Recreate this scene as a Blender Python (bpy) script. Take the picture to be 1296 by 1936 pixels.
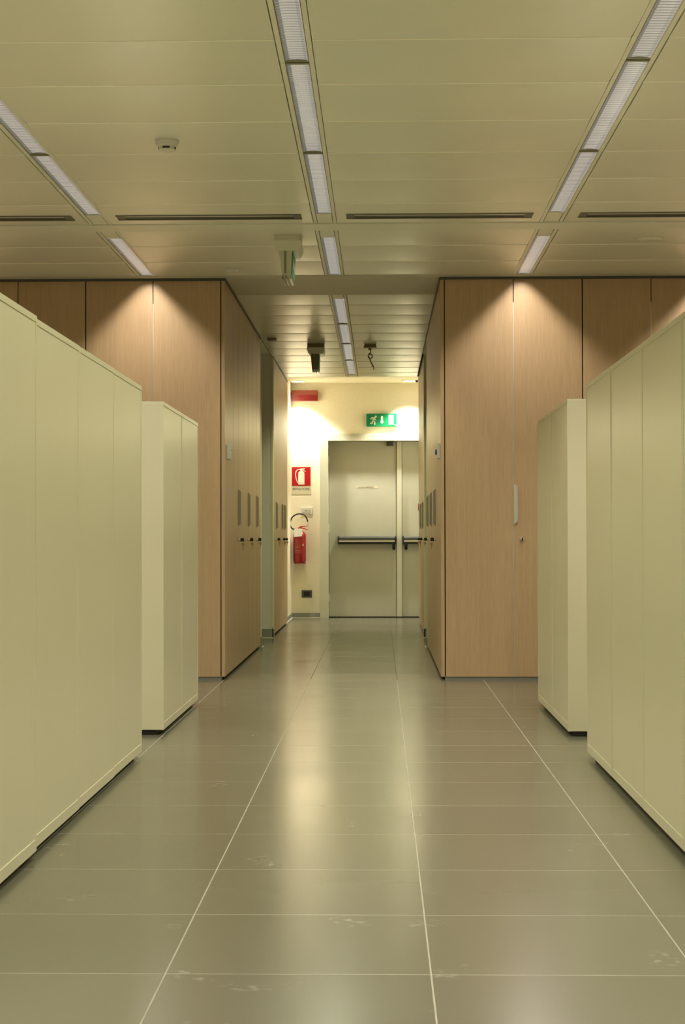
import bpy, bmesh, math, random
from mathutils import Vector, Matrix
for o in list(bpy.data.objects): bpy.data.objects.remove(o)
S = bpy.context.scene
COL = S.collection
random.seed(7)
PI = math.pi
# ------------------------------------------------------------------ camera
F_PX, CAM_H, YAW, PITCH, ROLL = 3197.85, .98257, .02239, .01535, .00194
cd = bpy.data.cameras.new('camera'); cam = bpy.data.objects.new('camera', cd); COL.objects.link(cam)
cd.sensor_fit = 'VERTICAL'; cd.sensor_height = 36.0; cd.lens = 36.0 * F_PX / 1936.0
cd.clip_start = .05; cd.clip_end = 80
M = Matrix.Rotation(YAW, 4, 'Z') @ Matrix.Rotation(PI/2 + PITCH, 4, 'X') @ Matrix.Rotation(-ROLL, 4, 'Z')
cam.matrix_world = Matrix.Translation((0, 0, CAM_H)) @ M
S.camera = cam
# ------------------------------------------------------------------ world, exposure
w = bpy.data.worlds.new('world'); S.world = w; w.use_nodes = True
w.node_tree.nodes['Background'].inputs[0].default_value = (.9, .9, .8, 1)
w.node_tree.nodes['Background'].inputs[1].default_value = .0
S.view_settings.view_transform = 'Standard'; S.view_settings.look = 'None'
S.view_settings.exposure = 0.0; S.view_settings.gamma = 1.0; S.view_settings.use_curve_mapping = False
# light colours and powers (tubes of the rows differ a little in tint)
TUBE_SIDE, TUBE_MID, TUBE_CORR, DOWN = (1.0, .905, .79), (.97, .98, .72), (1.0, .99, .52), (1.0, .93, .77)
P_MAIN, P_END, P_CORR, P_DOWN = 14.6, 17.0, 13.0, 150.0
CUT_ACROSS, CUT_ALONG, CUT_ALONG_END = (.62, 1.25), (.9, 3.1), (1.3, 5.2)      # tangents between which a tube's light fades out (louvre cut-off)
# ------------------------------------------------------------------ key dimensions (metres)
H = 2.7925                      # metal ceiling
XWL, XWR = -3.99, 3.33         # room side walls
YB0 = -2.6                     # wall behind the camera
YW = 11.72                     # plane of the front wardrobes
XL1, XR1 = -1.080, .419        # corridor faces, near wardrobes
XL2, XR2 = -1.067, .440        # corridor faces, far wardrobes
YE = 20.80                     # end wall
H2 = 2.889                     # plaster ceiling at the end
ROWS = [-.313 + 1.2937*k for k in (-2, -1, 0, 1, 2)]

# ------------------------------------------------------------------ materials
def mat(name, col, rough=.5, metal=0.0, noise=None, bump=None, spec=.5, emit=None, var=0.0, coat=0.0):
    m = bpy.data.materials.new(name); m.use_nodes = True
    nt = m.node_tree; n = nt.nodes; l = nt.links; b = n['Principled BSDF']
    b.inputs['Base Color'].default_value = (*col, 1); b.inputs['Roughness'].default_value = rough
    b.inputs['Metallic'].default_value = metal; b.inputs['Specular IOR Level'].default_value = spec
    if coat: b.inputs['Coat Weight'].default_value = coat; b.inputs['Coat Roughness'].default_value = .15
    if emit:
        b.inputs['Emission Color'].default_value = (*emit[0], 1); b.inputs['Emission Strength'].default_value = emit[1]
    geo = n.new('ShaderNodeNewGeometry')
    src = None
    if noise:
        sc, amt, stretch = noise
        mp = n.new('ShaderNodeMapping'); mp.inputs['Scale'].default_value = stretch
        l.new(geo.outputs['Position'], mp.inputs['Vector'])
        t = n.new('ShaderNodeTexNoise'); t.inputs['Scale'].default_value = sc; t.inputs['Detail'].default_value = 5
        l.new(mp.outputs[0], t.inputs['Vector'])
        mr = n.new('ShaderNodeMapRange'); mr.inputs[1].default_value = .3; mr.inputs[2].default_value = .7
        mr.inputs[3].default_value = 1-amt; mr.inputs[4].default_value = 1+amt
        l.new(t.outputs['Fac'], mr.inputs[0])
        mx = n.new('ShaderNodeVectorMath'); mx.operation = 'SCALE'; mx.inputs[0].default_value = col
        l.new(mr.outputs[0], mx.inputs['Scale']); src = mx.outputs[0]
    if var:
        oi = n.new('ShaderNodeObjectInfo')
        mr2 = n.new('ShaderNodeMapRange'); mr2.inputs[3].default_value = 1-var; mr2.inputs[4].default_value = 1+var
        l.new(oi.outputs['Random'], mr2.inputs[0])
        mx2 = n.new('ShaderNodeVectorMath'); mx2.operation = 'SCALE'
        if src is None: mx2.inputs[0].default_value = col
        else: l.new(src, mx2.inputs[0])
        l.new(mr2.outputs[0], mx2.inputs['Scale']); src = mx2.outputs[0]
    if src is not None: l.new(src, b.inputs['Base Color'])
    if bump:
        sc, st, stretch = bump
        mp = n.new('ShaderNodeMapping'); mp.inputs['Scale'].default_value = stretch
        l.new(geo.outputs['Position'], mp.inputs['Vector'])
        t = n.new('ShaderNodeTexNoise'); t.inputs['Scale'].default_value = sc; t.inputs['Detail'].default_value = 3
        l.new(mp.outputs[0], t.inputs['Vector'])
        bp = n.new('ShaderNodeBump'); bp.inputs['Strength'].default_value = st; bp.inputs['Distance'].default_value = .002
        l.new(t.outputs['Fac'], bp.inputs['Height']); l.new(bp.outputs[0], b.inputs['Normal'])
    return m

def wood_mat(name, col, rough):
    m = bpy.data.materials.new(name); m.use_nodes = True
    nt = m.node_tree; n = nt.nodes; l = nt.links; b = n['Principled BSDF']
    b.inputs['Roughness'].default_value = rough
    geo = n.new('ShaderNodeNewGeometry'); oi = n.new('ShaderNodeObjectInfo')
    off = n.new('ShaderNodeVectorMath'); off.operation = 'SCALE'; off.inputs[0].default_value = (0, 0, 37)
    l.new(oi.outputs['Random'], off.inputs['Scale'])
    ad = n.new('ShaderNodeVectorMath'); l.new(geo.outputs['Position'], ad.inputs[0]); l.new(off.outputs[0], ad.inputs[1])
    def layer(scale, stretch, detail, lo, hi):
        mp = n.new('ShaderNodeMapping'); mp.inputs['Scale'].default_value = stretch
        l.new(ad.outputs[0], mp.inputs['Vector'])
        t = n.new('ShaderNodeTexNoise'); t.inputs['Scale'].default_value = scale; t.inputs['Detail'].default_value = detail
        l.new(mp.outputs[0], t.inputs['Vector'])
        r = n.new('ShaderNodeMapRange'); r.inputs[1].default_value = .3; r.inputs[2].default_value = .7
        r.inputs[3].default_value = lo; r.inputs[4].default_value = hi
        l.new(t.outputs['Fac'], r.inputs[0]); return r.outputs[0]
    fine = layer(300, (1, 1, .022), 3, .89, 1.09)
    mid = layer(60, (1, 1, .02), 2, .965, 1.035)
    big = layer(7, (1, 1, .08), 2, .96, 1.04)
    a = n.new('ShaderNodeMath'); a.operation = 'MULTIPLY'; l.new(fine, a.inputs[0]); l.new(mid, a.inputs[1])
    a2 = n.new('ShaderNodeMath'); a2.operation = 'MULTIPLY'; l.new(a.outputs[0], a2.inputs[0]); l.new(big, a2.inputs[1])
    sc = n.new('ShaderNodeVectorMath'); sc.operation = 'SCALE'; sc.inputs[0].default_value = col
    l.new(a2.outputs[0], sc.inputs['Scale']); l.new(sc.outputs[0], b.inputs['Base Color'])
    bp = n.new('ShaderNodeBump'); bp.inputs['Strength'].default_value = .12; bp.inputs['Distance'].default_value = .001
    l.new(a.outputs[0], bp.inputs['Height']); l.new(bp.outputs[0], b.inputs['Normal'])
    return m

def tile_mat(name, col, rough):
    m = bpy.data.materials.new(name); m.use_nodes = True
    nt = m.node_tree; n = nt.nodes; l = nt.links; b = n['Principled BSDF']
    geo = n.new('ShaderNodeNewGeometry'); oi = n.new('ShaderNodeObjectInfo')
    def nz(scale, detail, lo, hi, o0, o1, stretch=(1, 1, 1), dist=0):
        mp = n.new('ShaderNodeMapping'); mp.inputs['Scale'].default_value = stretch
        l.new(geo.outputs['Position'], mp.inputs['Vector'])
        t = n.new('ShaderNodeTexNoise'); t.inputs['Scale'].default_value = scale; t.inputs['Detail'].default_value = detail
        t.inputs['Distortion'].default_value = dist
        l.new(mp.outputs[0], t.inputs['Vector'])
        r = n.new('ShaderNodeMapRange'); r.inputs[1].default_value = lo; r.inputs[2].default_value = hi
        r.inputs[3].default_value = o0; r.inputs[4].default_value = o1
        l.new(t.outputs['Fac'], r.inputs[0]); return r.outputs[0]
    cloud = nz(1.1, 3, .3, .7, .97, 1.03)
    rnd = n.new('ShaderNodeMapRange'); rnd.inputs[3].default_value = .955; rnd.inputs[4].default_value = 1.045
    l.new(oi.outputs['Random'], rnd.inputs[0])
    mu = n.new('ShaderNodeMath'); mu.operation = 'MULTIPLY'; l.new(cloud, mu.inputs[0]); l.new(rnd.outputs[0], mu.inputs[1])
    sc = n.new('ShaderNodeVectorMath'); sc.operation = 'SCALE'; sc.inputs[0].default_value = col
    l.new(mu.outputs[0], sc.inputs['Scale'])
    # dried wipe marks and scuffs, patchy
    sm = nz(3.6, 2, .64, .70, 0, 1); sm2 = nz(34, 4, .52, .70, 0, .30)
    mk = n.new('ShaderNodeMath'); mk.operation = 'MULTIPLY'; l.new(sm, mk.inputs[0]); l.new(sm2, mk.inputs[1])
    mix = n.new('ShaderNodeMix'); mix.data_type = 'RGBA'
    l.new(mk.outputs[0], mix.inputs[0]); l.new(sc.outputs[0], mix.inputs[6]); mix.inputs[7].default_value = (.62, .60, .52, 1)
    l.new(mix.outputs[2], b.inputs['Base Color'])
    rg = nz(1.3, 2, .3, .7, rough-.015, rough+.02)
    l.new(rg, b.inputs['Roughness']); b.inputs['Specular IOR Level'].default_value = .5
    wv = nz(2.6, 1, .3, .7, 0, 1)
    bp = n.new('ShaderNodeBump'); bp.inputs['Strength'].default_value = .05; bp.inputs['Distance'].default_value = .0010
    l.new(wv, bp.inputs['Height']); l.new(bp.outputs[0], b.inputs['Normal'])
    return m

MT = dict(
    wood=wood_mat('bleached_oak', (.51, .356, .200), .36),
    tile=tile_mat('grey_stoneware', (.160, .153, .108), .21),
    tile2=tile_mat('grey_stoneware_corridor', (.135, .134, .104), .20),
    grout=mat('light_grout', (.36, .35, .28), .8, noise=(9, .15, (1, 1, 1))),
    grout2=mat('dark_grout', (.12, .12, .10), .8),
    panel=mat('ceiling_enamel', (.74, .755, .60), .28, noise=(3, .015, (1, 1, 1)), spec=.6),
    lip=mat('panel_lip_highlight', (.98, .96, .78), .4),
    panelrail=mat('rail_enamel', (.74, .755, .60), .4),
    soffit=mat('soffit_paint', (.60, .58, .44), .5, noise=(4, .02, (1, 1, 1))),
    gap=mat('shadow_gap', (.03, .028, .02), .8),
    vent=mat('grille_grey', (.13, .13, .10), .45, metal=.3),
    cab=mat('cabinet_enamel', (.76, .72, .53), .30, spec=.5, noise=(2.5, .012, (1, 1, 1)), bump=(3.0, .05, (1, 1, .25))),
    plinth=mat('black_plinth', (.01, .01, .01), .6),
    plaster=mat('cream_plaster', (.86, .80, .62), .8, noise=(30, .02, (1, 1, 1))),
    plaster2=mat('grey_green_plaster', (.80, .78, .74), .7, noise=(30, .02, (1, 1, 1))),
    white=mat('white_plaster', (.80, .76, .60), .8),
    base=mat('grey_skirting', (.30, .31, .28), .4),
    seal=mat('white_seal', (.85, .85, .75), .5),
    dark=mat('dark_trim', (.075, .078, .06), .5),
    door=mat('fire_door_enamel', (.50, .505, .41), .42, noise=(6, .015, (1, 1, 1))),
    frame=mat('door_frame_enamel', (.62, .62, .50), .40),
    alu=mat('brushed_aluminium', (.70, .69, .64), .38, metal=.6, noise=(60, .06, (1, 1, .1))),
    aludk=mat('dull_pull', (.42, .40, .34), .45, metal=.4),
    black=mat('black_plastic', (.012, .012, .014), .35),
    charcoal=mat('charcoal_bar', (.075, .08, .07), .4, metal=.2),
    brass=mat('key_metal', (.45, .38, .22), .35, metal=.8),
    red=mat('red_enamel', (.27, .002, .004), .28, coat=.3),
    redsign=mat('red_sign', (.40, .002, .006), .45),
    redlens=mat('red_lens', (.12, .002, .002), .35),
    redtop=mat('red_lens_top', (.19, .035, .022), .3),
    signwhite=mat('sign_white', (.80, .76, .60), .5),
    greensign=mat('green_sign', (.004, .20, .075), .4, emit=((.01, .30, .10), .04)),
    text=mat('print_dark', (.06, .06, .05), .6),
    faint=mat('print_faint', (.20, .19, .13), .6),
    tag=mat('paper_tag', (.98, .97, .95), .8),
    plastic=mat('white_plastic', (.66, .64, .54), .4),
    whiteb=mat('clean_white_plastic', (.72, .71, .66), .4),
    grey=mat('taupe_plastic', (.25, .22, .15), .5),
    blue=mat('blue_plastic', (.03, .05, .28), .35),
    copper=mat('copper_wire', (.55, .22, .08), .4, metal=.6),
    lens=mat('lamp_prism', (.46, .46, .46), .16, emit=((.76, .73, .73), .33)),
    lensside=mat('lamp_prism_side', (.40, .42, .43), .16, emit=((.68, .70, .76), .24)),
    lensdk=mat('lamp_prism_groove', (.26, .31, .32), .2, emit=((.56, .58, .62), .10)),
    reflector=mat('lamp_reflector', (.75, .73, .70), .12, metal=.8, emit=((.9, .84, .72), .16)),
    pinkedge=mat('lamp_edge', (.35, .27, .27), .3),
    joint=mat('lamp_joint', (.33, .33, .22), .35, metal=.4),
    diff=mat('downlight_glow', (.9, .9, .8), .4, emit=((1, .95, .8), 6.0)),
    translucent=mat('frosted_cover', (.62, .62, .44), .35, emit=((.8, .75, .5), .02)),
    signdark=mat('sign_housing_dark', (.20, .18, .10), .5),
    bar=mat('bar_strip', (.50, .48, .33), .35),
    signbody=mat('sign_housing', (.55, .55, .40), .5),
)

def clear_mat():
    m = bpy.data.materials.new('clear_acrylic'); m.use_nodes = True; b = m.node_tree.nodes['Principled BSDF']
    b.inputs['Base Color'].default_value = (.9, .92, .8, 1); b.inputs['Roughness'].default_value = .12
    b.inputs['Transmission Weight'].default_value = .8; b.inputs['IOR'].default_value = 1.3
    return m
MT['clear'] = clear_mat()

# ------------------------------------------------------------------ builders
class MB:
    """collects shapes; build() links them as one mesh object"""
    def __init__(s): s.bm = bmesh.new(); s.mi = 0
    def _f(s, vs):
        try: f = s.bm.faces.new(vs); f.material_index = s.mi; return f
        except ValueError: return None
    def box(s, x0, x1, y0, y1, z0, z1, bev=0.0):
        if x0 > x1: x0, x1 = x1, x0
        if y0 > y1: y0, y1 = y1, y0
        if z0 > z1: z0, z1 = z1, z0
        v = [s.bm.verts.new(p) for p in ((x0,y0,z0),(x1,y0,z0),(x1,y1,z0),(x0,y1,z0),(x0,y0,z1),(x1,y0,z1),(x1,y1,z1),(x0,y1,z1))]
        fs = [s._f([v[i] for i in q]) for q in ((0,3,2,1),(4,5,6,7),(0,1,5,4),(1,2,6,5),(2,3,7,6),(3,0,4,7))]
        if bev > 0:
            es = list({e for f in fs for e in f.edges})
            r = bmesh.ops.bevel(s.bm, geom=es, offset=bev, segments=2, profile=.6, affect='EDGES', clamp_overlap=True)
            for f in r['faces']: f.material_index = s.mi
        return s
    def prism(s, pts, axis, a, b):
        """polygon pts (2D) extruded along axis from a to b. axis 'x': pts=(y,z); 'y': pts=(x,z); 'z': pts=(x,y)"""
        def P(p, t):
            return {'x': (t, p[0], p[1]), 'y': (p[0], t, p[1]), 'z': (p[0], p[1], t)}[axis]
        A = [s.bm.verts.new(P(p, a)) for p in pts]; B = [s.bm.verts.new(P(p, b)) for p in pts]
        n = len(pts)
        fs = [s._f(A), s._f(B[::-1])] + [s._f([A[(i+1) % n], A[i], B[i], B[(i+1) % n]]) for i in range(n)]
        bmesh.ops.recalc_face_normals(s.bm, faces=[f for f in fs if f])
        return s
    def lathe(s, prof, loc, axis='z', seg=24):
        """prof: list of (r, t) along axis"""
        rings = []
        def P(r, t, a):
            c, q = r*math.cos(a), r*math.sin(a)
            p = {'z': (c, q, t), 'y': (c, t, q), 'x': (t, c, q)}[axis]
            return (p[0]+loc[0], p[1]+loc[1], p[2]+loc[2])
        for r, t in prof:
            rings.append([s.bm.verts.new(P(max(r, 1e-5), t, 2*PI*i/seg)) for i in range(seg)])
        fs = []
        for k in range(len(rings)-1):
            for i in range(seg):
                fs.append(s._f([rings[k][i], rings[k][(i+1) % seg], rings[k+1][(i+1) % seg], rings[k+1][i]]))
        fs += [s._f(rings[0][::-1]), s._f(rings[-1])]
        bmesh.ops.recalc_face_normals(s.bm, faces=[f for f in fs if f])
        return s
    def tube(s, pts, rad, seg=10):
        pts = [Vector(p) for p in pts]; rings = []; up = Vector((0, 1, 0))
        for i, p in enumerate(pts):
            d = (pts[min(i+1, len(pts)-1)] - pts[max(i-1, 0)]).normalized()
            a = d.cross(up)
            if a.length < 1e-3: a = d.cross(Vector((1, 0, 0)))
            a.normalize(); b = d.cross(a).normalized()
            r = rad[i] if isinstance(rad, (list, tuple)) else rad
            rings.append([s.bm.verts.new(p + a*math.cos(2*PI*k/seg)*r + b*math.sin(2*PI*k/seg)*r) for k in range(seg)])
        fs = []
        for k in range(len(rings)-1):
            for i in range(seg):
                fs.append(s._f([rings[k][i], rings[k][(i+1) % seg], rings[k+1][(i+1) % seg], rings[k+1][i]]))
        fs += [s._f(rings[0][::-1]), s._f(rings[-1])]
        bmesh.ops.recalc_face_normals(s.bm, faces=[f for f in fs if f])
        return s
    def mesh(s, name, mats):
        me = bpy.data.meshes.new(name); s.bm.to_mesh(me); s.bm.free()
        for m in (mats if isinstance(mats, (list, tuple)) else [mats]): me.materials.append(m)
        return me
    def build(s, name, mats, parent=None, loc=(0, 0, 0), smooth=False):
        me = s.mesh(name, mats)
        if smooth:
            for p in me.polygons: p.use_smooth = True
            me.set_sharp_from_angle(angle=math.radians(38))
        return link(name, me, parent, loc)

def link(name, me, parent=None, loc=(0, 0, 0)):
    o = bpy.data.objects.new(name, me); COL.objects.link(o); o.location = loc
    if parent: o.parent = parent
    return o
def tag(o, label, cat, group=None):
    o['label'] = label; o['category'] = cat
    if group: o['group'] = group
    return o
def thing(name, label, cat, loc, group=None):
    return tag(link(name, None, None, loc), label, cat, group)
def struct(o): o['kind'] = 'structure'; return o
def copy_tree(o, parent=None):
    kids = [c for c in bpy.data.objects if c.parent == o]
    c = o.copy(); COL.objects.link(c)
    if parent: c.parent = parent
    for k in kids: copy_tree(k, c)
    return c
def text_part(name, s, size, mt, parent, loc, width=None, rotz=0.0):
    cu = bpy.data.curves.new(name, 'FONT'); cu.body = s; cu.size = size; cu.extrude = .0006; cu.align_x = 'CENTER'; cu.align_y = 'CENTER'
    t = bpy.data.objects.new('t', cu); COL.objects.link(t); bpy.context.view_layer.update()
    me = bpy.data.meshes.new_from_object(t.evaluated_get(bpy.context.evaluated_depsgraph_get()))
    bpy.data.objects.remove(t)
    if width:
        xs = [v.co.x for v in me.vertices]; k = width/(max(xs)-min(xs))
        for v in me.vertices: v.co.x *= k
    me.materials.clear(); me.materials.append(mt)
    o = link(name, me, parent, loc); o.rotation_euler = (PI/2, 0, rotz); return o

# ================================================================== FLOOR
GX, GY, PT = .112, 3.8234, .600
fl = struct(MB().box(XWL-.2, XWR+.2, YB0-.2, YW-.012, -.08, -.00012).build('floor', MT['grout']))
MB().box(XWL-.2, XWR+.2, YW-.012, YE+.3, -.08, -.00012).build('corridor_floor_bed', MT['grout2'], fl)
def tile_mesh(wx, wy, m):
    gx, gy = .0019, .0016
    return MB().box(gx-wx/2, wx/2-gx, gy-wy/2, wy/2-gy, -.012, 0, .0003).mesh('tile', m)
def tilt(o): o.rotation_euler = (random.uniform(-.0002, .0002), random.uniform(-.0001, .0001), 0)
tm_main = tile_mesh(PT, PT, MT['tile']); tm_cor = tile_mesh(PT, PT, MT['tile2'])
J_SEAM = 13                                     # joint at the corridor: the batch changes at the wardrobes
for j in range(-1, J_SEAM):
    y = GY + PT*j
    for i in range(-5, 4):
        tilt(link('tile', tm_main, fl, (GX+PT*(i+.5), y+PT/2, 0)))
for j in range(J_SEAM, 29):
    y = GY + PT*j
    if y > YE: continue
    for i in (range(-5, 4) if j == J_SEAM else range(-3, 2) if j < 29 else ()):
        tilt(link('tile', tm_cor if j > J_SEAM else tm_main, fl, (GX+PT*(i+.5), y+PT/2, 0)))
mb = MB()                                       # the part of the tiling nobody sees, joined
for j in range(-11, J_SEAM):
    for i in range(-7, 6):
        if -5 <= i < 4 and j >= -1: continue
        x, y = GX+PT*i, GY+PT*j
        x0, x1 = max(x+.002, XWL), min(x+PT-.002, XWR); y0 = max(y+.0013, YB0)
        if x1-x0 > .01 and y+PT-.0013-y0 > .01: mb.box(x0, x1, y0, y+PT-.0013, -.012, 0)
o = mb.build('outer_tiling', MT['tile'], fl); o['kind'] = 'stuff'

# ================================================================== WALLS
struct(MB().box(XWL-.15, XWL, YB0, YW+.8, 0, H+.3).build('wall_left', MT['white']))
struct(MB().box(XWR, XWR+.15, YB0, YW+.8, 0, H+.3).build('wall_right', MT['white']))
struct(MB().box(XWL-.15, XWR+.15, YB0-.15, YB0, 0, H+.3).build('wall_behind', MT['white']))
# backs of the rooms beside the corridor
struct(MB().box(XWL-.15, -1.75, YW+.65, YW+.8, 0, H+.3).box(-1.75, -1.70, YW+.65, 15.33, 0, H+.3).build('wall_left_inner', MT['plaster2']))
struct(MB().box(1.10, XWR+.15, YW+.65, YW+.8, 0, H+.3).box(1.06, 1.10, YW+.65, 15.33, 0, H+.3).build('wall_right_inner', MT['plaster2']))
# end wall with the opening for the double door
DX0, DX1, DTOP = -.742, .66, 2.262
ew = struct(MB().box(-1.35, DX0+.05, YE, YE+.15, 0, H2+.3).box(DX1-.05, 1.35, YE, YE+.15, 0, H2+.3)
       .box(DX0+.05, DX1-.05, YE, YE+.15, DTOP-.05, H2+.3).build('wall_end', MT['plaster']))
XEL, XER = -1.100, .80
struct(MB().box(XEL-.25, XEL, 19.40, YE, 0, H2+.3).build('wall_end_left', MT['plaster']))
struct(MB().box(XER, XER+.15, 19.40, YE, 0, H2+.3).box(.478, XER+.15, 19.40, 19.80, 0, H2+.3).build('wall_end_right', MT['plaster']))
# piers either side of the two openings between the wardrobes
for sx, x1, x2, nm in ((-1, XL1, XL2, 'left'), (1, XR1, XR2, 'right')):
    xo = x1 + sx*1.5
    struct(MB().box(x1, xo, 15.212, 15.33, 0, H).build('wall_pier_near_'+nm, MT['plaster2']))
    struct(MB().box(x2 - sx*(.006 if sx > 0 else 0), xo, 16.65, 16.80, 0, H).build('wall_pier_far_'+nm, MT['plaster2']))
    struct(MB().box(xo, xo+sx*.1, 15.212, 16.80, 0, H).build('wall_opening_'+nm, MT['plaster2']))
    # white corner beads
    struct(MB().box(x1-sx*.002, x1+sx*.012, 15.213, 15.332, .10, H-.02).box(x2-sx*.008, x2+sx*.010, 16.646, 16.80, .10, H-.02)
           .build('trim_bead_'+nm, MT['white']))
    b = MB().box(x1-sx*.010, xo, 15.330, 15.342, .006, .09).box(x1-sx*.010, x1, 15.215, 15.342, .006, .09)
    b.box(x2-sx*.012, xo, 16.636, 16.648, .006, .09).box(x2-sx*.014, x2-sx*.002, 16.636, 16.80, .006, .09)
    b = struct(b.build('baseboard_opening_'+nm, MT['base']))
    MB().box(x1-sx*.020, xo, 15.330, 15.350, 0, .006).box(x1-sx*.020, x1, 15.217, 15.350, 0, .006)\
        .box(x2-sx*.020, xo, 16.628, 16.648, 0, .006).build('floor_seal', MT['seal'], b)
b = struct(MB().box(XEL, DX0, YE-.014, YE, .008, .062).box(XEL, XEL+.012, 19.41, YE-.014, .008, .062).build('baseboard_end', MT['base']))
MB().box(XEL, DX0, YE-.024, YE, 0, .008).box(XEL, XEL+.02, 19.41, YE, 0, .008).build('floor_seal', MT['seal'], b)

# ================================================================== CEILING
cl = struct(MB().box(XWL-.15, XWR+.15, YB0, YW+.8, H+.045, H+.12).box(-2.7, 2.0, YW+.8, 18.975, H+.045, H+.12)
            .build('ceiling', MT['gap']))
struct(MB().box(-1.35, 1.35, 18.975, YE+.1, H2, H2+.1).box(-1.35, 1.35, 18.975, 18.99, H+.002, H2).build('ceiling_end', MT['plaster']))
struct(MB().box(-2.7, XL1-.004, 15.33, 16.65, H-.002, H+.04).box(XR1+.004, 2.0, 15.33, 16.65, H-.002, H+.04).build('ceiling_openings', MT['plaster2']))
def panel_mesh(wx, wy):
    """enamelled metal pan, bowed down slightly across its width, folded-up edges"""
    bm = bmesh.new(); n = 12; sag = .0042; e = .0002; step = .0022
    prof = [(e, .030), (e, 0.0), (e+.0030, -step)]
    for k in range(1, n):
        t = k/n; prof.append((t*wy, -sag*4*t*(1-t) - step*(1-t)))
    prof += [(wy-.022, -sag*.14-.0002), (wy-.010, -sag*.055), (wy-.003, .0004), (wy-e, .0014), (wy-e, .030)]
    prof = prof[:3] + sorted(prof[3:-1], key=lambda p: p[0]) + prof[-1:]
    A = [bm.verts.new((0.001, y, z)) for y, z in prof]; B = [bm.verts.new((wx-.001, y, z)) for y, z in prof]
    for i in range(len(prof)-1):
        f = bm.faces.new((A[i], A[i+1], B[i+1], B[i])); f.smooth = True
        if i == 1: f.material_index = 1            # folded lip, paler than the field: seam highlight painted into its colour
    bm.faces.new(A); bm.faces.new(B[::-1])
    bmesh.ops.recalc_face_normals(bm, faces=bm.faces[:])
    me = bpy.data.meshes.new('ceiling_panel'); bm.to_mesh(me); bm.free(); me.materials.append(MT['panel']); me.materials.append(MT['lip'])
    me.set_sharp_from_angle(angle=math.radians(20))
    return me
HW = .0678
edges = [XWL] + ROWS + [XWR]
bays = [(edges[k] + (HW if k else 0), edges[k+1] - (HW if k < len(edges)-2 else 0)) for k in range(len(edges)-1)]
_pm = {}
def panels(x0, x1, ys):
    for a, b in zip(ys[:-1], ys[1:]):
        key = (round(x1-x0, 3), round(b-a, 3))
        if key not in _pm: _pm[key] = panel_mesh(x1-x0, b-a)
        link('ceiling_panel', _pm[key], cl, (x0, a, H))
ys_main = [6.1146 + .6017*k for k in range(-14, 6)] + [9.698]
ys_2 = [9.899, 10.446, 11.048, 11.62]
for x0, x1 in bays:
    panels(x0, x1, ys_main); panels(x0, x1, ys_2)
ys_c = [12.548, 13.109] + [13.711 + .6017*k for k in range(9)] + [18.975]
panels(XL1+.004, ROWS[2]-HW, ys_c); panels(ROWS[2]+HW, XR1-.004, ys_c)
struct(MB().box(XWL, XWR, 9.702, 9.895, H-.006, H+.03, .003).build('trim_crossbeam', MT['panelrail']))
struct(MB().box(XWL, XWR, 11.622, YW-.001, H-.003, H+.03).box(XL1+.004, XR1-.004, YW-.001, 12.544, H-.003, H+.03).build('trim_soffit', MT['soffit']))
# dark shadow trims above the wardrobes
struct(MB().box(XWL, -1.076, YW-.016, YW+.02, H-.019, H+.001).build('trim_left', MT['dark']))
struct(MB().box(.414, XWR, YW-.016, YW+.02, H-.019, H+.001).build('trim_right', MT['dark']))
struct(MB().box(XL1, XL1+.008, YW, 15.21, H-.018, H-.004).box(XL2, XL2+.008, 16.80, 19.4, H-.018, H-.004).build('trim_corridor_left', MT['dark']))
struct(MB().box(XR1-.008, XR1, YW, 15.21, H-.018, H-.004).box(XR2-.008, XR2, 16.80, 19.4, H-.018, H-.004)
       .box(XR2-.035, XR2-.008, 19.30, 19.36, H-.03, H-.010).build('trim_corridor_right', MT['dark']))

# ================================================================== STRIP LIGHTS
def lens_mesh(L):
    """ribbed prismatic cover, curved ribs across, length L along y from 0"""
    bm = bmesh.new(); n = int(L/.030); hw = .0415; m = 6
    rows = []
    for k in range(2*n+1):
        y = L*k/(2*n); up = .0017 if k % 2 else 0.0
        rows.append([bm.verts.new((-hw+2*hw*i/m, y + (.010*(1-((i-m/2)/(m/2))**2) if 0 < k < 2*n else 0), up + .004*(1-((i-m/2)/(m/2))**2))) for i in range(m+1)])
    for k in range(2*n):
        for i in range(m):
            f = bm.faces.new((rows[k][i], rows[k][i+1], rows[k+1][i+1], rows[k+1][i]))
            f.material_index = 1 if k % 2 == 0 else (0 if 0 < i < m-1 else 2)
            if i == 0: f.material_index = 1
    me = bpy.data.meshes.new('prismatic_lens'); bm.to_mesh(me); bm.free()
    me.materials.append(MT['lens']); me.materials.append(MT['lensdk']); me.materials.append(MT['lensside']); return me
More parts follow.
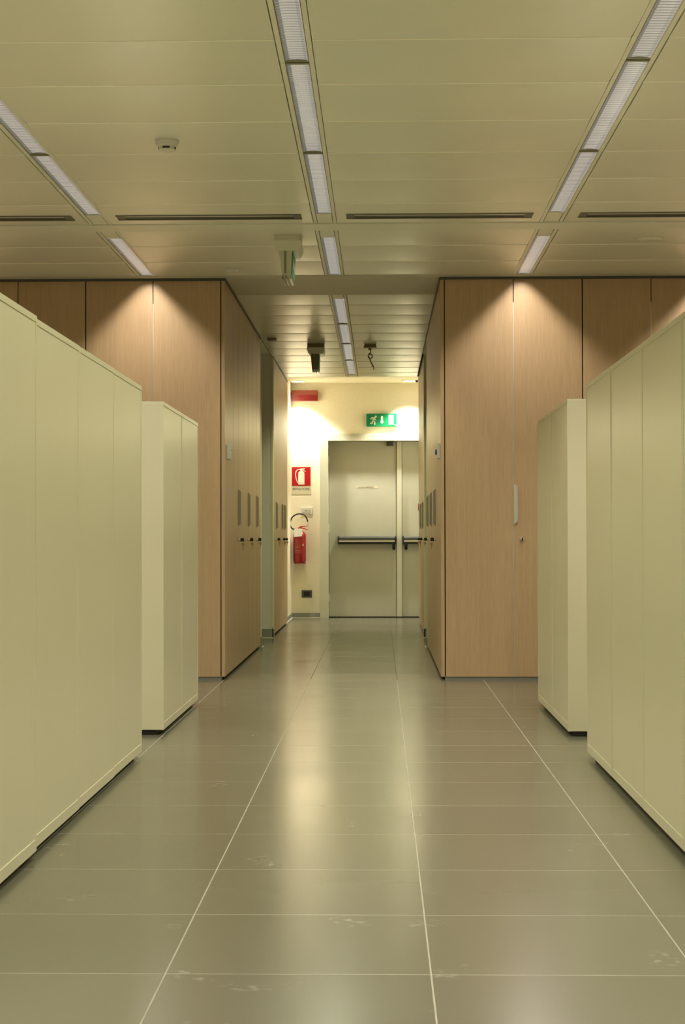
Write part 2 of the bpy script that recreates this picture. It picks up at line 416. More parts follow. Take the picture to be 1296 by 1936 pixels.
def louvre(ld, along):
    """photometric curve of a louvred tube: sharp cut-off across, softer one along the fixture (as an IES file would give)"""
    ld.use_nodes = True; nt = ld.node_tree; n = nt.nodes; l = nt.links; em = n['Emission']
    g = n.new('ShaderNodeNewGeometry'); sp = n.new('ShaderNodeSeparateXYZ'); l.new(g.outputs['Incoming'], sp.inputs[0])
    def ab(o):
        m = n.new('ShaderNodeMath'); m.operation = 'ABSOLUTE'; l.new(o, m.inputs[0]); return m.outputs[0]
    z = ab(sp.outputs[2]); fac = []
    for o, (lo_, hi_) in ((ab(sp.outputs[0]), CUT_ACROSS), (ab(sp.outputs[1]), along)):
        d = n.new('ShaderNodeMath'); d.operation = 'DIVIDE'; l.new(o, d.inputs[0]); l.new(z, d.inputs[1])
        r = n.new('ShaderNodeMapRange'); r.interpolation_type = 'SMOOTHSTEP'; l.new(d.outputs[0], r.inputs[0])
        r.inputs[1].default_value = lo_; r.inputs[2].default_value = hi_; r.inputs[3].default_value = 1; r.inputs[4].default_value = 0
        fac.append(r.outputs[0])
    m = n.new('ShaderNodeMath'); m.operation = 'MULTIPLY'; l.new(fac[0], m.inputs[0]); l.new(fac[1], m.inputs[1])
    l.new(m.outputs[0], em.inputs['Strength'])
_lm = {}
def strip_light(cx, y0, y1, s0, s1, label, group, power, colour, cover0=False, cover1=False):
    """fixture whose lens runs y0..y1 and whose rails run s0..s1"""
    t = thing('ceiling_light', label, 'ceiling light', (cx, y0, H), group)
    a, b = s0-y0, s1-y0; L = y1-y0
    # housing box above, dark inside
    MB().box(-.064, .064, a+.001, b-.001, .034, .043).build('housing', MT['gap'], t)
    for sx in (-1, 1):
        MB().box(sx*.0465, sx*.0655, a+.0005, b-.0005, -.001, .030, .001).build('rail', MT['panelrail'], t)
    if L not in _lm: _lm[L] = lens_mesh(L)
    link('lens', _lm[L], t, (0, 0, .003))
    MB().box(.0405, .0438, 0, L, -.001, .006).build('reflector_edge', MT['reflector'], t)
    MB().box(-.0445, -.0415, 0, L, .001, .010).build('lens_edge', MT['pinkedge'], t)
    if cover0: MB().box(-.0425, .0425, a+.004, -.006, 0, .02, .001).build('end_cover', MT['panelrail'], t)
    if cover1: MB().box(-.0425, .0425, L+.006, b-.004, 0, .02, .001).build('end_cover', MT['panelrail'], t)
    if not cover1:
        j = MB().box(-.0435, .0435, L+.004, L+.022, .003, .012).box(-.0435, .0435, L+.030, b-.002+.02, -.001, .010)
        j.build('joint_bar', MT['joint'], t)
    ld = bpy.data.lights.new('tube_light', 'AREA'); ld.shape = 'RECTANGLE'; ld.size = .075; ld.size_y = L-.02
    ld.energy = power*L/1.455; ld.color = colour; louvre(ld, CUT_ALONG_END if 11 < s1 < 12 else CUT_ALONG)
    lo = bpy.data.objects.new('tube_light', ld); COL.objects.link(lo); lo.parent = t; lo.location = (0, L/2, -.006)
    return t
row_name = ['far left row', 'left row', 'middle row', 'right row', 'far right row']
ordn = ['first', 'second', 'third', 'fourth', 'fifth', 'sixth', 'seventh', 'eighth', 'ninth']
for r, cx in enumerate(ROWS):
    col = TUBE_MID if r == 2 else TUBE_SIDE
    k = 0; y1 = 9.412
    while y1 - 1.455 > -2.4:
        y0 = y1 - 1.455
        strip_light(cx, y0, y1, y0 - .028, 9.695 if k == 0 else y1+.028,
                    'recessed prismatic strip light, %s, %s one before the crossbeam in the ceiling' % (row_name[r], ordn[k] if k else 'nearest'),
                    'strip lights before the crossbeam', P_MAIN, col, cover1=(k == 0))
        y1 = y0 - .058; k += 1
    strip_light(cx, 10.160, 11.612, 9.902, 11.619,
                'short-looking recessed strip light between crossbeam and wardrobes, %s' % row_name[r],
                'strip lights beside the wardrobes', P_END, col, cover0=True, cover1=True)
cor = [(12.780, 14.255), (14.345, 15.718), (15.815, 17.180), (17.290, 18.720)]
sb = [12.552, 14.300, 15.766, 17.235, 18.972]
for k, (a, b) in enumerate(cor):
    strip_light(-.315, a, b, sb[k], sb[k+1], 'strip light above the corridor between wooden wardrobes, %s from the room' % ordn[k],
                'strip lights in the corridor', P_CORR, TUBE_CORR, cover0=(k == 0), cover1=(k == 3))

# ================================================================== CEILING DEVICES
def vent(x0, x1, label):
    t = thing('air_slot', label, 'air vent', ((x0+x1)/2, 9.462, H-.003), 'slot diffusers along the crossbeam')
    hx = (x1-x0)/2; y0, y1 = -.070, .070
    f = MB().box(-hx, hx, y0, y0+.022, -.006, .0).box(-hx, hx, y1-.022, y1, -.006, .0)
    f.box(-hx, -hx+.045, y0+.022, y1-.022, -.004, .0).box(hx-.045, hx, y0+.022, y1-.022, -.004, .0)
    f.build('frame', MT['vent'], t)
    MB().box(-hx+.045, hx-.045, y0+.022, y1-.022, -.0018, .0).build('dark_slot', MT['gap'], t)
    MB().box(-hx+.045, hx-.045, -.006, .006, -.007, -.0018).build('blade', MT['vent'], t)
for a, b, n in ((-2.77, -1.728, 'leftmost, left of the left light row'), (-1.479, -.439, 'between left and middle light rows'),
                (-.187, .857, 'between middle and right light rows'), (1.117, 2.155, 'rightmost, right of the right light row'),):
    vent(a, b, 'dark linear air slot in the ceiling, ' + n)
# smoke detector
t = thing('smoke_detector', 'round white smoke detector on the ceiling near the left lights', 'smoke detector', (-.964, 7.626, H-.0035))
MB().lathe([(.054, .0), (.055, -.004), (.054, -.014), (.050, -.018)], (0, 0, 0)).build('base', MT['plastic'], t, smooth=True)
MB().lathe([(.050, -.018), (.049, -.026), (.044, -.030), (.040, -.032)], (0, 0, 0)).build('collar', MT['plastic'], t, smooth=True)
c = MB().lathe([(.040, -.032), (.039, -.046), (.034, -.050), (.0, -.051)], (0, 0, 0)).build('sensing_cap', MT['plastic'], t, smooth=True)
for k in range(4):
    a = 2*PI*k/4 - PI/2
    m_ = MB(); R = .0400
    pts = [(R*math.cos(a+q), R*math.sin(a+q)) for q in (-.42, -.2, 0, .2, .42)]
    inner = [(p[0]*.9, p[1]*.9) for p in pts][::-1]
    m_.prism(pts+inner, 'z', -.0445, -.0345); m_.build('slot', MT['gap'], t)
# flush disc
t = thing('ceiling_speaker', 'flush round beige cover in the ceiling panels at the right', 'ceiling cover', (1.638, 10.236, H-.004))
MB().lathe([(.078, 0), (.078, -.004), (.072, -.007), (.0, -.0075)], (0, 0, 0), seg=32).build('cover', MT['panel'], t, smooth=True)
MB().lathe([(.080, .0), (.080, -.002), (.0, -.002)], (0, 0, 0), seg=32).build('rim', MT['soffit'], t)
# small light box
t = thing('ceiling_sensor', 'small white rectangular sensor on the ceiling above the left wardrobe corner', 'sensor', (-.983, 11.289, H-.005))
MB().box(-.042, .042, -.03, .03, -.022, 0, .004).build('body', MT['whiteb'], t); MB().box(-.02, .02, -.032, -.029, -.015, -.008).build('slit', MT['plastic'], t)
t = thing('ceiling_sensor', 'small dark sensor box on the ceiling beside the left opening', 'sensor', (-.975, 15.236, H-.003))
MB().box(-.040, .040, -.04, .04, -.022, 0, .003).build('body', MT['grey'], t); MB().box(-.036, .036, -.036, .036, -.026, -.022, .002).build('lid', MT['grey'], t)
# hanging exit lamps (seen edge-on)
def hanging_exit(x, y, label, body='signbody'):
    t = thing('hanging_exit_sign', label, 'exit sign', (x, y, H-.002))
    MB().box(-.076, .076, 0, .30, -.040, 0, .003).build('mounting_box', MT[body], t)
    MB().prism([(-.083, -.040), (.083, -.040), (.084, -.060), (.068, -.098), (-.056, -.098), (-.080, -.058)], 'y', .004, .30).build('frosted_cover', MT['translucent'], t)
    MB().prism([(-.047, -.098), (.030, -.098), (.024, -.245), (-.032, -.245)], 'y', .012, .292).build('blade', MT[body], t)
    MB().box(-.018, -.004, .010, .012, -.235, -.10).build('edge_strip', MT['grey'], t)
    g = MB().prism([(.031, -.105), (.036, -.105), (.030, -.240), (.0255, -.240)], 'y', .014, .290).build('sign_face', MT['greensign'], t)
    MB().box(.0315, .0345, .06, .13, -.20, -.14).build('pictogram', MT['signwhite'], g)
    MB().box(.0315, .0345, .18, .24, -.20, -.14).build('door_symbol', MT['signwhite'], g)
    MB().box(-.031, -.024, .014, .28, -.268, -.245).box(-.008, -.002, .014, .28, -.268, -.245).box(.014, .026, .014, .28, -.268, -.240).build('acrylic_lip', MT['clear'], t)
    MB().lathe([(.003, -.002), (.003, .001)], (-.012, .010, -.083), 'y', 8).build('pilot_light', MT['copper'], t)
hanging_exit(-.551, 10.01, 'exit lamp hanging edge-on from the ceiling before the wardrobes, green face to the right')
hanging_exit(-.599, 15.65, 'dark exit lamp hanging edge-on from the ceiling over the corridor', 'signdark')
# ceiling box with loose cable
t = thing('ceiling_junction_box', 'square ceiling box with a knotted black cable dangling, right side of corridor', 'junction box', (-.092, 15.74, H-.004))
MB().prism([(-.050, 0), (.050, 0), (.062, -.028), (-.062, -.028)], 'y', 0, .11).build('plate', MT['signdark'], t)
MB().box(-.062, .062, -.001, .111, -.034, -.028, .001).build('rim', MT['plastic'], t)
MB().lathe([(.016, -.034), (.014, -.046), (.008, -.052)], (-.002, .055, 0)).build('gland', MT['grey'], t, smooth=True)
pts = [(.002, .055, -.050), (.006, .055, -.066), (-.006, .053, -.080), (-.018, .050, -.100)]
for k in range(15):
    a = PI*.95 + 2*PI*k/14
    pts.append((.001 + .019*math.cos(a), .050 - .0012*k, -.108 + .021*math.sin(a)))
pts += [(-.006, .030, -.130), (.006, .030, -.160), (.022, .032, -.195), (.030, .032, -.212)]
c = MB().tube(pts, .0045, 8).build('cable', MT['black'], t, smooth=True)
MB().tube([(.018, .032, -.188), (.026, .028, -.196), (.030, .031, -.206)], .0042, 8).build('red_sleeve', MT['red'], c)
MB().tube([(.030, .032, -.212), (.032, .032, -.228), (.030, .032, -.240)], .0022, 6).tube([(.030, .032, -.212), (.038, .032, -.224), (.044, .032, -.236)], .0020, 6).build('wire_end', MT['copper'], c)

# ================================================================== WARDROBES
def pull_front(parent, x, y):
    # seen on a door facing -y, seam at x, plate to +x
    o = MB().prism([(0, 1.077), (0, 1.354), (.006, 1.354), (.027, 1.335), (.027, 1.096), (.006, 1.077)], 'y', -.012, -.002).build('handle', MT['alu'], parent, (x, y, 0))
    MB().box(.022, .027, -.026, -.012, 1.098, 1.333, .001).build('grip', MT['alu'], parent, (x, y, 0)); return o
def wardrobe_front(x0, xm, x1, label, pull, key, side_panel=None):
    """two doors facing the room at y = YW, meeting at xm"""
    t = thing('wardrobe', label, 'wardrobe', (x0, YW, 0), 'wardrobes facing the room')
    MB().box(.006, x1-x0-.006, .022, .62, .03, H-.03).build('carcass', MT['gap'], t)
    MB().box(0, x1-x0, .012, .10, 0, .028).build('plinth', MT['base'], t)
    hz0, hz1 = .022, H-.019
    for k, (a, b) in enumerate(((x0, xm), (xm, x1))):
        d = MB().box(a-x0+(.004 if k == 0 else .003), b-x0-(.003 if k == 0 else .004), 0, .020, hz0, hz1, .0008).build('door', MT['wood'], t)
        if pull and k == 1:
            pull_front(d, xm-x0+.001-.004, 0)
            l = MB().lathe([(.011, .0), (.011, -.012), (.008, -.016), (.008, -.026), (.0, -.027)], (xm-x0+.050, 0, .972), 'y', 16).build('lock', MT['alu'], d, smooth=True)
            MB().box(xm-x0+.0505, xm-x0+.060, -.034, -.020, .962, .982, .003).build('key', MT['black'], d)
    MB().box(xm-x0-.0022, xm-x0+.0022, .001, .022, hz0, hz1-.16).build('seam_profile', MT['alu'], t)
    if side_panel:
        sp = side_panel-x0
        a, b = (x1-x0, sp) if sp > 0 and side_panel > x1-.001 else (sp, 0)
        MB().box(a+.003 if a > .1 else a, b if a > .1 else b-.003, 0, .664, hz0, hz1, .0008).build('side_panel', MT['wood'], t)
    return t
wardrobe_front(-2.051, -1.580, -1.107, 'oak wardrobe facing the room at the left corridor corner, silver centre seam', True, True, XL1)
wardrobe_front(-2.997, -2.525, -2.051, 'oak wardrobe facing the room at far left, top visible over the cabinets', True, False)
wardrobe_front(-3.940, -3.470, -2.997, 'oak wardrobe at the left wall end of the front row, outside the view', True, False)
wardrobe_front(.447, .925, 1.402, 'oak wardrobe facing the room at the right corridor corner, handle and lock visible', True, True, XR1)
wardrobe_front(1.402, 1.877, 2.352, 'oak wardrobe facing the room at far right behind the cream cabinets', True, False)
wardrobe_front(2.352, 2.825, 3.300, 'oak wardrobe at the right wall end of the front row, outside the view', True, False)

def wardrobe_side(xf, sx, ya, ys, yb, label, pull=True, key=True, hang=True, group=None):
    """doors facing the corridor in plane x = xf; sx = +1 when the body lies at +x; doors ya..ys..yb"""
    t = thing('wardrobe', label, 'wardrobe', (xf, ya, 0), group)
    MB().box(sx*.022, sx*.60, .004, yb-ya-.004, .03, H-.03).build('carcass', MT['gap'], t)
    MB().box(sx*.030, sx*.10, .0, yb-ya, 0, .024).build('plinth', MT['plinth'], t)
    s = ys-ya
    segs = ((0, s), (s, yb-ya)) if yb > ys+.01 else ((0, s),)
    for k, (a, b) in enumerate(segs):
        d = MB().box(0, sx*.020, a+.0035, b-.0035, .022, H-.018, .0008).build('door', MT['wood'], t)
        if k == len(segs)-1 and pull:
            a_ = a if len(segs) == 2 else 0
            MB().prism([(0, 1.075), (0, 1.354), (-sx*.003, 1.354), (-sx*.018, 1.335), (-sx*.018, 1.094), (-sx*.003, 1.075)], 'y', a_+.003, a_+.006).build('handle', MT['aludk'], d)
            MB().box(-sx*.0155, -sx*.018, a_+.006, a_+.020, 1.098, 1.331).build('grip', MT['aludk'], d)
            if key:
                yk = a_+.05
                MB().lathe([(.009, .0), (.009, -sx*.010), (.006, -sx*.012)], (0, yk, .970), 'x', 14).build('lock', MT['alu'], d, smooth=True)
                kk = MB().box(-sx*.010, -sx*.038, yk-.010, yk+.010, .957, .984, .006).build('key', MT['black'], d)
                if hang:
                    q = -sx*.030
                    MB().prism([(q-.011, .945), (q+.011, .945), (q+.009, .930), (q+.003, .920), (q+.0025, .895), (q-.0025, .895), (q-.003, .920), (q-.009, .930)], 'y', yk-.014, yk-.012)\
                        .tube([(q, yk-.013, .958), (q+.003, yk-.013, .950), (q, yk-.013, .943)], .001, 6).build('spare_key', MT['brass'], d)
    return t
G = 'wardrobes along the corridor'
for nm, xf, sx in (('left', XL1, -1), ('right', XR1, 1)):
    for k in range(3):
        y = 12.387 + .94*k
        wardrobe_side(xf, sx, y, y+.47, y+.94, 'tall oak wardrobe on the %s of the corridor, %s in the near block' % (nm, ordn[k]),
                      key=(nm == 'left' or k != 1), hang=True, group=G)
for k, (a, b, c_) in enumerate(((16.82, 17.30, 17.78), (17.78, 18.28, 18.76))):
    wardrobe_side(XL2, -1, a, b, c_, 'tall oak wardrobe on the left of the corridor, %s beyond the opening' % ordn[k], group=G)
    wardrobe_side(XR2, 1, a, b, c_, 'tall oak wardrobe on the right of the corridor, %s beyond the opening' % ordn[k], group=G)
wardrobe_side(XL2, -1, 18.76, 19.39, 19.39, 'narrow last oak wardrobe on the left, beside the lit end wall', group=G)
wardrobe_side(XR2, 1, 18.76, 19.39, 19.39, 'narrow last oak wardrobe on the right before the fire door', pull=False, group=G)

# small controls on the corner panels
t = thing('wall_control', 'white thermostat box on the left wardrobe corner panel', 'thermostat', (XL1, 11.87, 1.592))
MB().box(0, .026, 0, .080, -.052, .052, .004).build('body', MT['whiteb'], t)
MB().box(.026, .031, .02, .065, -.040, .046, .002).build('front', MT['plastic'], t); MB().lathe([(.006, .031), (.005, .035)], (0, .04, .012), 'x', 12).build('button', MT['grey'], t)
t = thing('wall_control', 'white wall box with a blue dial on the right wardrobe corner panel', 'switch', (XR1, 11.87, 1.590))
MB().box(-.020, 0, 0, .080, -.053, .056, .003).build('backplate', MT['whiteb'], t)
MB().lathe([(.020, -.020), (.020, -.027), (.015, -.032), (.0, -.033)], (0, .040, -.004), 'x', 20).build('dial', MT['blue'], t, smooth=True)
MB().lathe([(.014, -.0325), (.010, -.036), (.0, -.037)], (0, .040, -.004), 'x', 20).build('dial_cap', MT['whiteb'], t, smooth=True)

# ================================================================== CREAM CABINETS
CH = 1.668
def cabinet_meshes(sx):
    """.8 long, .45 deep; face toward the aisle at local x = 0, body to sx; y 0..L"""
    L, D = .8, .45; e = .0004
    body = MB().box(sx*.006, sx*D, e, L-e, .026, CH-.020, .001).mesh('carcass', MT['cab'])
    top = MB().box(0, sx*D, e, L-e, CH-.020, CH, .0012).mesh('top', MT['cab'])
    bot = MB().box(0, sx*.012, e, L-e, .025, .062, .0012).mesh('bottom_rail', MT['cab'])
    st = MB().box(0, sx*.012, e, e+.016, .062, CH-.020, .001).mesh('stile', MT['cab'])
    back = MB().box(sx*.0022, sx*.012, .010, L-.010, .055, CH-.015, .0008).mesh('back_panel', MT['cab'])
    pl = MB().box(sx*.035, sx*(D-.035), .010, L-.010, 0, .026).mesh('plinth', MT['plinth'])
    return L, body, top, bot, st, back, pl
CM = {s: cabinet_meshes(s) for s in (-1, 1)}
def cabinet(sx, x, y0, label, dy=0.0, dz=0.0):
    L, body, top, bot, st, back, pl = CM[sx]
    t = thing('office_cabinet', label, 'cabinet', (x, y0, dz), 'cream cabinets lining the aisle')
    for n, me, lo in (('carcass', body, 0), ('top', top, 0), ('bottom_rail', bot, 0), ('stile', st, 0), ('stile', st, L-.019), ('back_panel', back, 0), ('plinth', pl, 0)):
        link(n, me, t, (0, lo, 0))
    return t
for x, y, l in ((-1.0745, 6.796, 'last of the left front row, next to the step'), (-1.0715, 5.994, 'second from the far end of the left front row'),
                (-1.069, 5.184, 'third from the far end of the left front row'), (-1.057, 4.382, 'fourth from the far end of the left front row, slightly proud'),
                (-1.055, 3.580, 'nearest of the left front row, cut by the frame'),
                (-1.0855, 8.440, 'nearer of the left rear pair, beyond the front row'), (-1.0850, 9.243, 'farther of the left rear pair, towards the wardrobes')):
    cabinet(-1, x, y, 'cream metal office cabinet, ' + l)
for x, y, l in ((.9235, 6.805, 'last of the right front row, highest gloss'), (.9245, 6.003, 'second from the far end of the right front row'),
                (.924, 5.201, 'third from the far end of the right front row'), (.924, 4.399, 'fourth from the far end of the right front row'),
                (.924, 3.597, 'nearest of the right front row, outside the frame'),
                (.926, 8.385, 'nearer of the right rear pair, pale end facing the camera'), (.9265, 9.188, 'farther of the right rear pair, towards the wardrobes')):
    cabinet(1, x, y, 'cream metal office cabinet, ' + l)

# ================================================================== END WALL: DOUBLE FIRE DOOR
d1 = struct(link('door_1', None, None, (0, YE, 0)))
fz = DTOP
MB().box(DX0, DX0+.103, -.075, .11, 0, fz, .002).box(DX1-.103, DX1, -.075, .11, 0, fz, .002).build('frame_jamb', MT['frame'], d1)
MB().box(DX0+.001, DX1-.001, -.074, .11, fz-.088, fz, .002).build('frame_head', MT['frame'], d1)
lz = fz-.092
leaf = MB().box(-.636, .196, .085, .14, .012, lz, .002).build('door_leaf', MT['door'], d1)
leaf2 = MB().box(.270, .556, .085, .14, .012, lz, .002).build('door_leaf', MT['door'], d1)
MB().box(.2015, .266, .060, .085, .012, lz, .003).build('meeting_stile', MT['frame'], d1)
MB().box(DX0+.05, DX1-.05, .06, .15, 0, .008).build('threshold', MT['black'], d1)
MB().box(.08, .165, .02, .085, 2.115, 2.165, .004).box(.095, .15, .0, .03, 2.120, 2.150, .003).build('closer', MT['charcoal'], d1)
def push_bar(leaf_, x0, x1, lever_x):
    hb = MB().prism([(.085, .905), (.020, .908), (-.012, .925), (-.012, .985), (.015, 1.003), (.085, 1.003)], 'x', x0, x1)
    h = hb.build('push_bar', MT['charcoal'], leaf_)
    # world y of leaf front = YE+.085
    MB().prism([(-.016, .934), (-.016, .952), (-.0115, .952), (-.0115, .934)], 'x', x0+.012, x1-.014).build('bright_strip', MT['bar'], h)
    MB().prism([(-.014, .905), (-.014, .932), (.03, .932), (.03, .905)], 'x', x0+.004, x1-.004).box(x0-.001, x0+.010, -.018, .085, .903, 1.005).box(x1-.010, x1+.001, -.018, .085, .903, 1.005).build('end_cap', MT['black'], h)
    MB().box(lever_x-.020, lever_x+.020, -.006, .012, .850, .910, .006).lathe([(.019, -.006), (.019, .012)], (lever_x, 0, .850), 'y', 16).build('latch_lever', MT['black'], h)
push_bar(leaf, -.523, .190, .165)
push_bar(leaf2, .276, .540, .315)
MB().box(-.300, -.030, .0835, .085, 1.594, 1.622).build('notice_strip', mat('label_tape', (.60, .57, .42), .5), leaf)
text_part('notice_text', 'NON APRIRE', .024, MT['faint'], leaf, (-.178, .0828, 1.609), .19)
for z in (.25, 1.1, 1.95): MB().lathe([(.008, z-.05), (.008, z+.05)], (-.638, .080, 0), 'z', 10).build('hinge', MT['frame'], leaf)

# wall-mounted exit sign
t = thing('wall_exit_sign', 'green running-man exit sign above the fire door', 'exit sign', (-.168, YE, 2.350))
W, HH = .373, .158
MB().box(0, W, -.050, 0, 0, HH, .002).build('housing', MT['greensign'], t)
def blob(m, pts, r, seg=8, y=-.0515):
    # flat capsule chain
    for (a, b) in zip(pts[:-1], pts[1:]):
        dx, dz = b[0]-a[0], b[1]-a[1]; L = math.hypot(dx, dz); nx, nz = -dz/L*r, dx/L*r
        m.prism([(a[0]+nx, a[1]+nz), (b[0]+nx, b[1]+nz), (b[0]-nx, b[1]-nz), (a[0]-nx, a[1]-nz)], 'y', y, -.0495)
    for p in pts:
        m.prism([(p[0]+r*math.cos(2*PI*k/12), p[1]+r*math.sin(2*PI*k/12)) for k in range(12)], 'y', y-.0001, -.0495)
m = MB()
m.prism([(.113+.013*math.cos(2*PI*k/16), .121+.013*math.sin(2*PI*k/16)) for k in range(16)], 'y', -.0515, -.0495)
blob(m, [(.096, .102), (.080, .078)], .0125)
blob(m, [(.088, .108), (.066, .107), (.054, .094)], .006)
blob(m, [(.104, .098), (.112, .080)], .006)
blob(m, [(.078, .076), (.072, .044), (.052, .038)], .0075)
blob(m, [(.086, .074), (.100, .056), (.102, .026)], .0075)
m.build('running_figure', MT['signwhite'], t)
MB().prism([(.178, .126), (.183, .129), (.198, .129), (.202, .126), (.202, .064), (.209, .060), (.209, .052), (.193, .036), (.188, .036), (.171, .052), (.171, .060), (.178, .064)], 'y', -.0515, -.0495).build('arrow', MT['signwhite'], t)
MB().box(.272, .333, -.0515, -.0495, .022, .142).build('door_symbol', MT['signwhite'], t)
MB().prism([(.340, .018), (.352, .025), (.369, .023), (.367, .015), (.352, .011)], 'y', -.0515, -.0495).build('corner_mark', MT['signwhite'], t)
# red alarm beacon box
t = thing('alarm_beacon', 'red wedge-shaped alarm light high on the end wall, left', 'alarm', (-1.092, YE, 2.668))
W, HH = .325, .130
MB().prism([(0, 0), (0, HH), (-.045, HH), (-.075, HH*.56), (-.075, 0)], 'x', .004, W-.004).build('lens_body', MT['redlens'], t)
MB().prism([(-.0465, HH+.001), (-.0755, HH*.56), (-.0735, HH*.56-.001), (-.0445, HH-.001)], 'x', .006, W-.006).build('top_lens', MT['redtop'], t)
MB().box(0, .004, -.072, 0, 0, HH-.02).box(W-.004, W, -.072, 0, 0, HH-.02).build('end_plate', MT['red'], t)
MB().lathe([(.014, -.078), (.012, -.074)], (W-.030, 0, HH*.5), 'y', 14).build('cap', MT['redtop'], t)
# extinguisher sign
t = thing('extinguisher_sign', 'red square extinguisher sign reading ESTINTORE on cream wall', 'sign', (-1.092, YE, 1.522))
MB().box(0, .238, -.004, 0, 0, .350, .0005).build('plate', mat('sign_plate', (.62, .58, .42), .5), t)
MB().box(.003, .233, -.0056, -.004, .103, .335).build('red_field', MT['redsign'], t)
m = MB(); Y0, Y1 = -.0072, -.0056
def pl(pts): m.prism(pts, 'y', Y0, Y1)
pl([(.082, .119), (.082, .262), (.092, .277), (.106, .286), (.106, .296), (.100, .302), (.104, .313), (.120, .316), (.166, .318), (.160, .308), (.136, .303), (.132, .300), (.132, .287), (.150, .276), (.158, .262), (.158, .119)])
pl([(.136, .298), (.150, .294), (.176, .282), (.170, .276), (.150, .288), (.136, .291)])
hose = [(.104, .306), (.078, .304), (.058, .286), (.048, .256), (.050, .220), (.060, .180), (.076, .140)]
for a, b in zip(hose[:-1], hose[1:]):
    dx, dz = b[0]-a[0], b[1]-a[1]; L = math.hypot(dx, dz); nx, nz = -dz/L*.005, dx/L*.005
    pl([(a[0]+nx, a[1]+nz), (b[0]+nx-dz*0, b[1]+nz), (b[0]-nx, b[1]-nz), (a[0]-nx, a[1]-nz)])
m.build('pictogram', MT['signwhite'], t)
MB().box(.082, .158, -.0076, -.0072, .138, .1405).box(.085, .155, -.0076, -.0072, .2445, .2465).build('pictogram_lines', MT['faint'], t)
text_part('lettering', 'ESTINTORE', .040, MT['text'], t, (.117, -.0046, .064), .208)
# extinguisher
t = thing('fire_extinguisher', 'red fire extinguisher with black hose and white tag on the end wall', 'fire extinguisher', (-.990, YE-.098, .672))
R = .079
MB().lathe([(.040, .002), (.060, .0), (.072, .010), (.078, .026), (R, .05), (R, .335), (.077, .352), (.068, .372), (.050, .388), (.030, .396), (.022, .398), (.022, .41)], (0, 0, 0), seg=40).build('cylinder', MT['red'], t, smooth=True)
sk = MB()
for k in range(10):
    a = 2*PI*k/10; sk.lathe([(.012, -.002), (.014, .004), (.012, .018)], (.060*math.cos(a), .060*math.sin(a), 0), seg=8)
sk.build('foot_ring', mat('foot_red', (.22, .004, .006), .45), t)
MB().lathe([(.020, .398), (.021, .412), (.015, .418), (.015, .430)], (0, 0, 0)).box(-.058, -.01, -.008, .008, .412, .422).build('valve', MT['alu'], t)
MB().prism([(-.018, .422), (-.020, .436), (.012, .455), (.040, .458), (.100, .462), (.101, .455), (.045, .448), (.026, .440), (.030, .432), (.060, .430), (.104, .415), (.103, .408), (.060, .420), (.020, .422)], 'y', -.010, .010).build('lever', mat('lever_red', (.55, .02, .012), .35), t)
pts = [(-.058, 0, .417), (-.085, -.004, .424), (-.108, -.008, .448), (-.117, -.010, .485), (-.110, -.012, .525), (-.090, -.014, .563), (-.055, -.015, .592), (-.010, -.015, .607), (.040, -.015, .602), (.072, -.014, .580), (.090, -.012, .545), (.100, -.010, .512)]
def smooth(pts, n=4):
    P = [Vector(p) for p in pts]; out = []
    for i in range(len(P)-1):
        p0, p1, p2, p3 = P[max(i-1, 0)], P[i], P[i+1], P[min(i+2, len(P)-1)]
        for k in range(n):
            u = k/n
            out.append(.5*((2*p1)+(p2-p0)*u+(2*p0-5*p1+4*p2-p3)*u*u+(3*p1-p0-3*p2+p3)*u**3))
    out.append(P[-1]); return out
MB().tube(smooth(pts), .0092, 10).build('hose', MT['black'], t, smooth=True)
MB().tube([(.100, -.010, .512), (.103, -.009, .485), (.105, -.008, .455), (.105, -.008, .445)], [.0065, .006, .004, .003], 10).build('nozzle', MT['plastic'], t, smooth=True)
tg = MB().prism([(-.066, .325), (.034, .332), (.036, .425), (-.062, .423)], 'y', -R-.006, -R-.004).build('tag', MT['tag'], t)
MB().tube([(-.018, -R-.005, .415), (-.016, -.05, .424), (-.010, -.018, .422)], .0012, 6).build('string', MT['grey'], t)
# printed instruction label wrapped on the front of the cylinder
def curved(m, a0, a1, z0, z1, r):
    n = 6; A = []; 
    for k in range(n+1):
        a = -PI/2 + a0 + (a1-a0)*k/n; A.append((r*math.cos(a), r*math.sin(a)))
    v0 = [m.bm.verts.new((p[0], p[1], z0)) for p in A]; v1 = [m.bm.verts.new((p[0], p[1], z1)) for p in A]
    for k in range(n): m._f([v0[k], v0[k+1], v1[k+1], v1[k]])
lab = MB(); curved(lab, -.95, .62, .120, .320, R+.0006)
lab = lab.build('instruction_label', mat('label_red', (.30, .012, .012), .4), t)
pr = MB()
for z, segs in ((.290, ((-.62, -.42),)), (.278, ((-.64, -.36),)), (.262, ((-.60, -.20), (-.12, -.02))), (.240, ((-.85, -.68), (-.42, -.24), (.05, .22))), (.222, ((-.85, .25),)), (.205, ((-.85, -.1), (.0, .2))), (.190, ((-.85, .1),)), (.176, ((-.85, -.4),)), (.160, ((-.80, -.55), (-.5, -.2), (-.15, .2))), (.150, ((-.80, .22),)), (.135, ((-.82, -.2), (-.1, .24)))):
    for a0, a1 in segs: curved(pr, a0, a1, z, z+.0045, R+.0012)
pr.build('printed_lines', mat('label_print', (.42, .17, .13), .5), lab)
g = MB(); curved(g, .52, .66, .215, .238, R+.0014); g.build('gauge_sticker', MT['signwhite'], t)
MB().box(-.022, .022, .074, .098, .30, .36).box(-.03, .03, .092, .098, .15, .40).build('wall_bracket', MT['alu'], t)
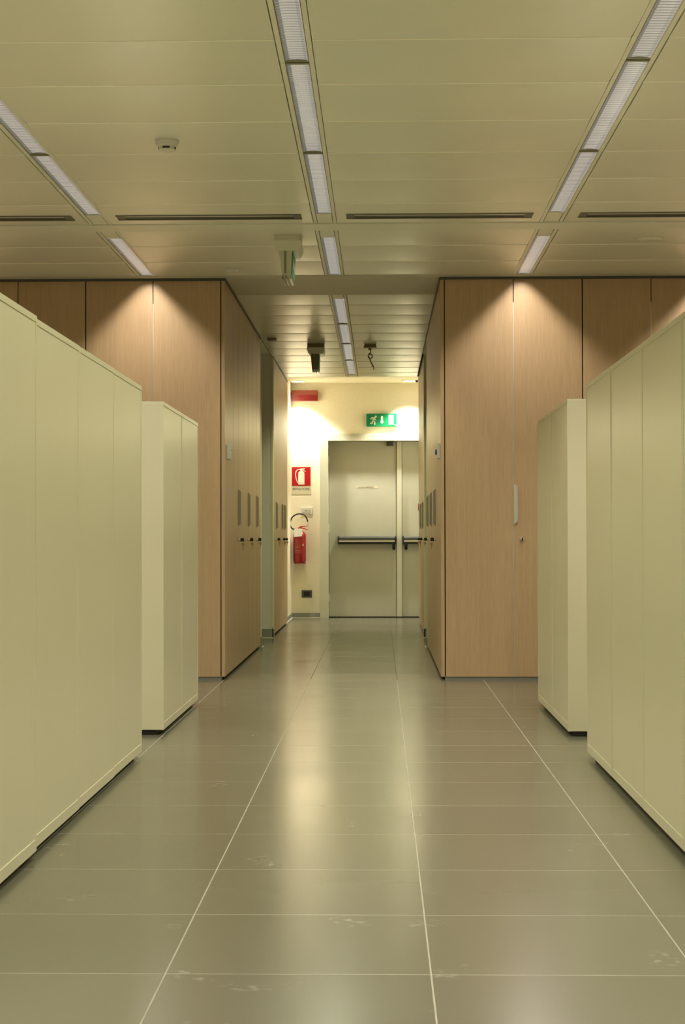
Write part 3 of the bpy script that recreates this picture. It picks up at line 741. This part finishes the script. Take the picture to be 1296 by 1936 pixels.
# switch plate and dark socket
t = thing('switch_plate', 'white switch plate with two buttons above the extinguisher', 'switch', (-.980, YE, 1.278))
MB().box(0, .145, -.010, 0, 0, .083, .003).build('plate', MT['whiteb'], t)
MB().box(.020, .125, -.0125, -.010, .018, .066, .001).build('rocker_insert', MT['plastic'], t)
MB().lathe([(.0065, -.0125), (.0065, -.0140), (.0, -.0141)], (.064, 0, .040), 'y', 14).build('button', MT['black'], t)
MB().lathe([(.0055, -.0125), (.0055, -.0140), (.0, -.0141)], (.108, 0, .040), 'y', 14).build('button', MT['grey'], t)
t = thing('wall_socket', 'dark rectangular wall socket low on the end wall', 'socket', (-.970, YE, .251))
MB().box(0, .126, -.010, 0, 0, .090, .003).build('plate', mat('socket_plate', (.10, .10, .075), .4), t)
MB().box(.024, .102, -.0125, -.010, .016, .074, .001).build('insert', MT['black'], t)
# call point on the pier behind the right wardrobes
t = thing('alarm_call_point', 'red alarm call point protruding just past the last right wardrobe', 'alarm call point', (.474, 19.60, 1.34))
MB().box(-.036, .004, -.045, .045, -.045, .045, .006).build('box', MT['red'], t); MB().box(-.038, -.034, -.030, .030, -.030, .030, .002).build('push_plate', MT['redsign'], t)

# downlights in the end ceiling
for x, lb in ((-.996, 'left'), (.354, 'right')):
    t = thing('downlight', 'round recessed downlight in the end ceiling, %s one' % lb, 'downlight', (x, 20.50, H2), 'downlights before the fire door')
    MB().lathe([(.098, 0), (.098, -.004), (.082, -.010), (.078, -.004), (.078, 0)], (0, 0, 0), seg=36).build('trim_ring', MT['whiteb'], t, smooth=True)
    MB().lathe([(.078, -.003), (.0, -.004)], (0, 0, 0), seg=24).build('glowing_glass', MT['diff'], t)
    ld = bpy.data.lights.new('downlight_lamp', 'SPOT'); ld.energy = P_DOWN; ld.color = DOWN; ld.spot_size = math.radians(100); ld.spot_blend = .35; ld.shadow_soft_size = .05
    lo = bpy.data.objects.new('downlight_lamp', ld); COL.objects.link(lo); lo.parent = t; lo.location = (0, 0, -.065)
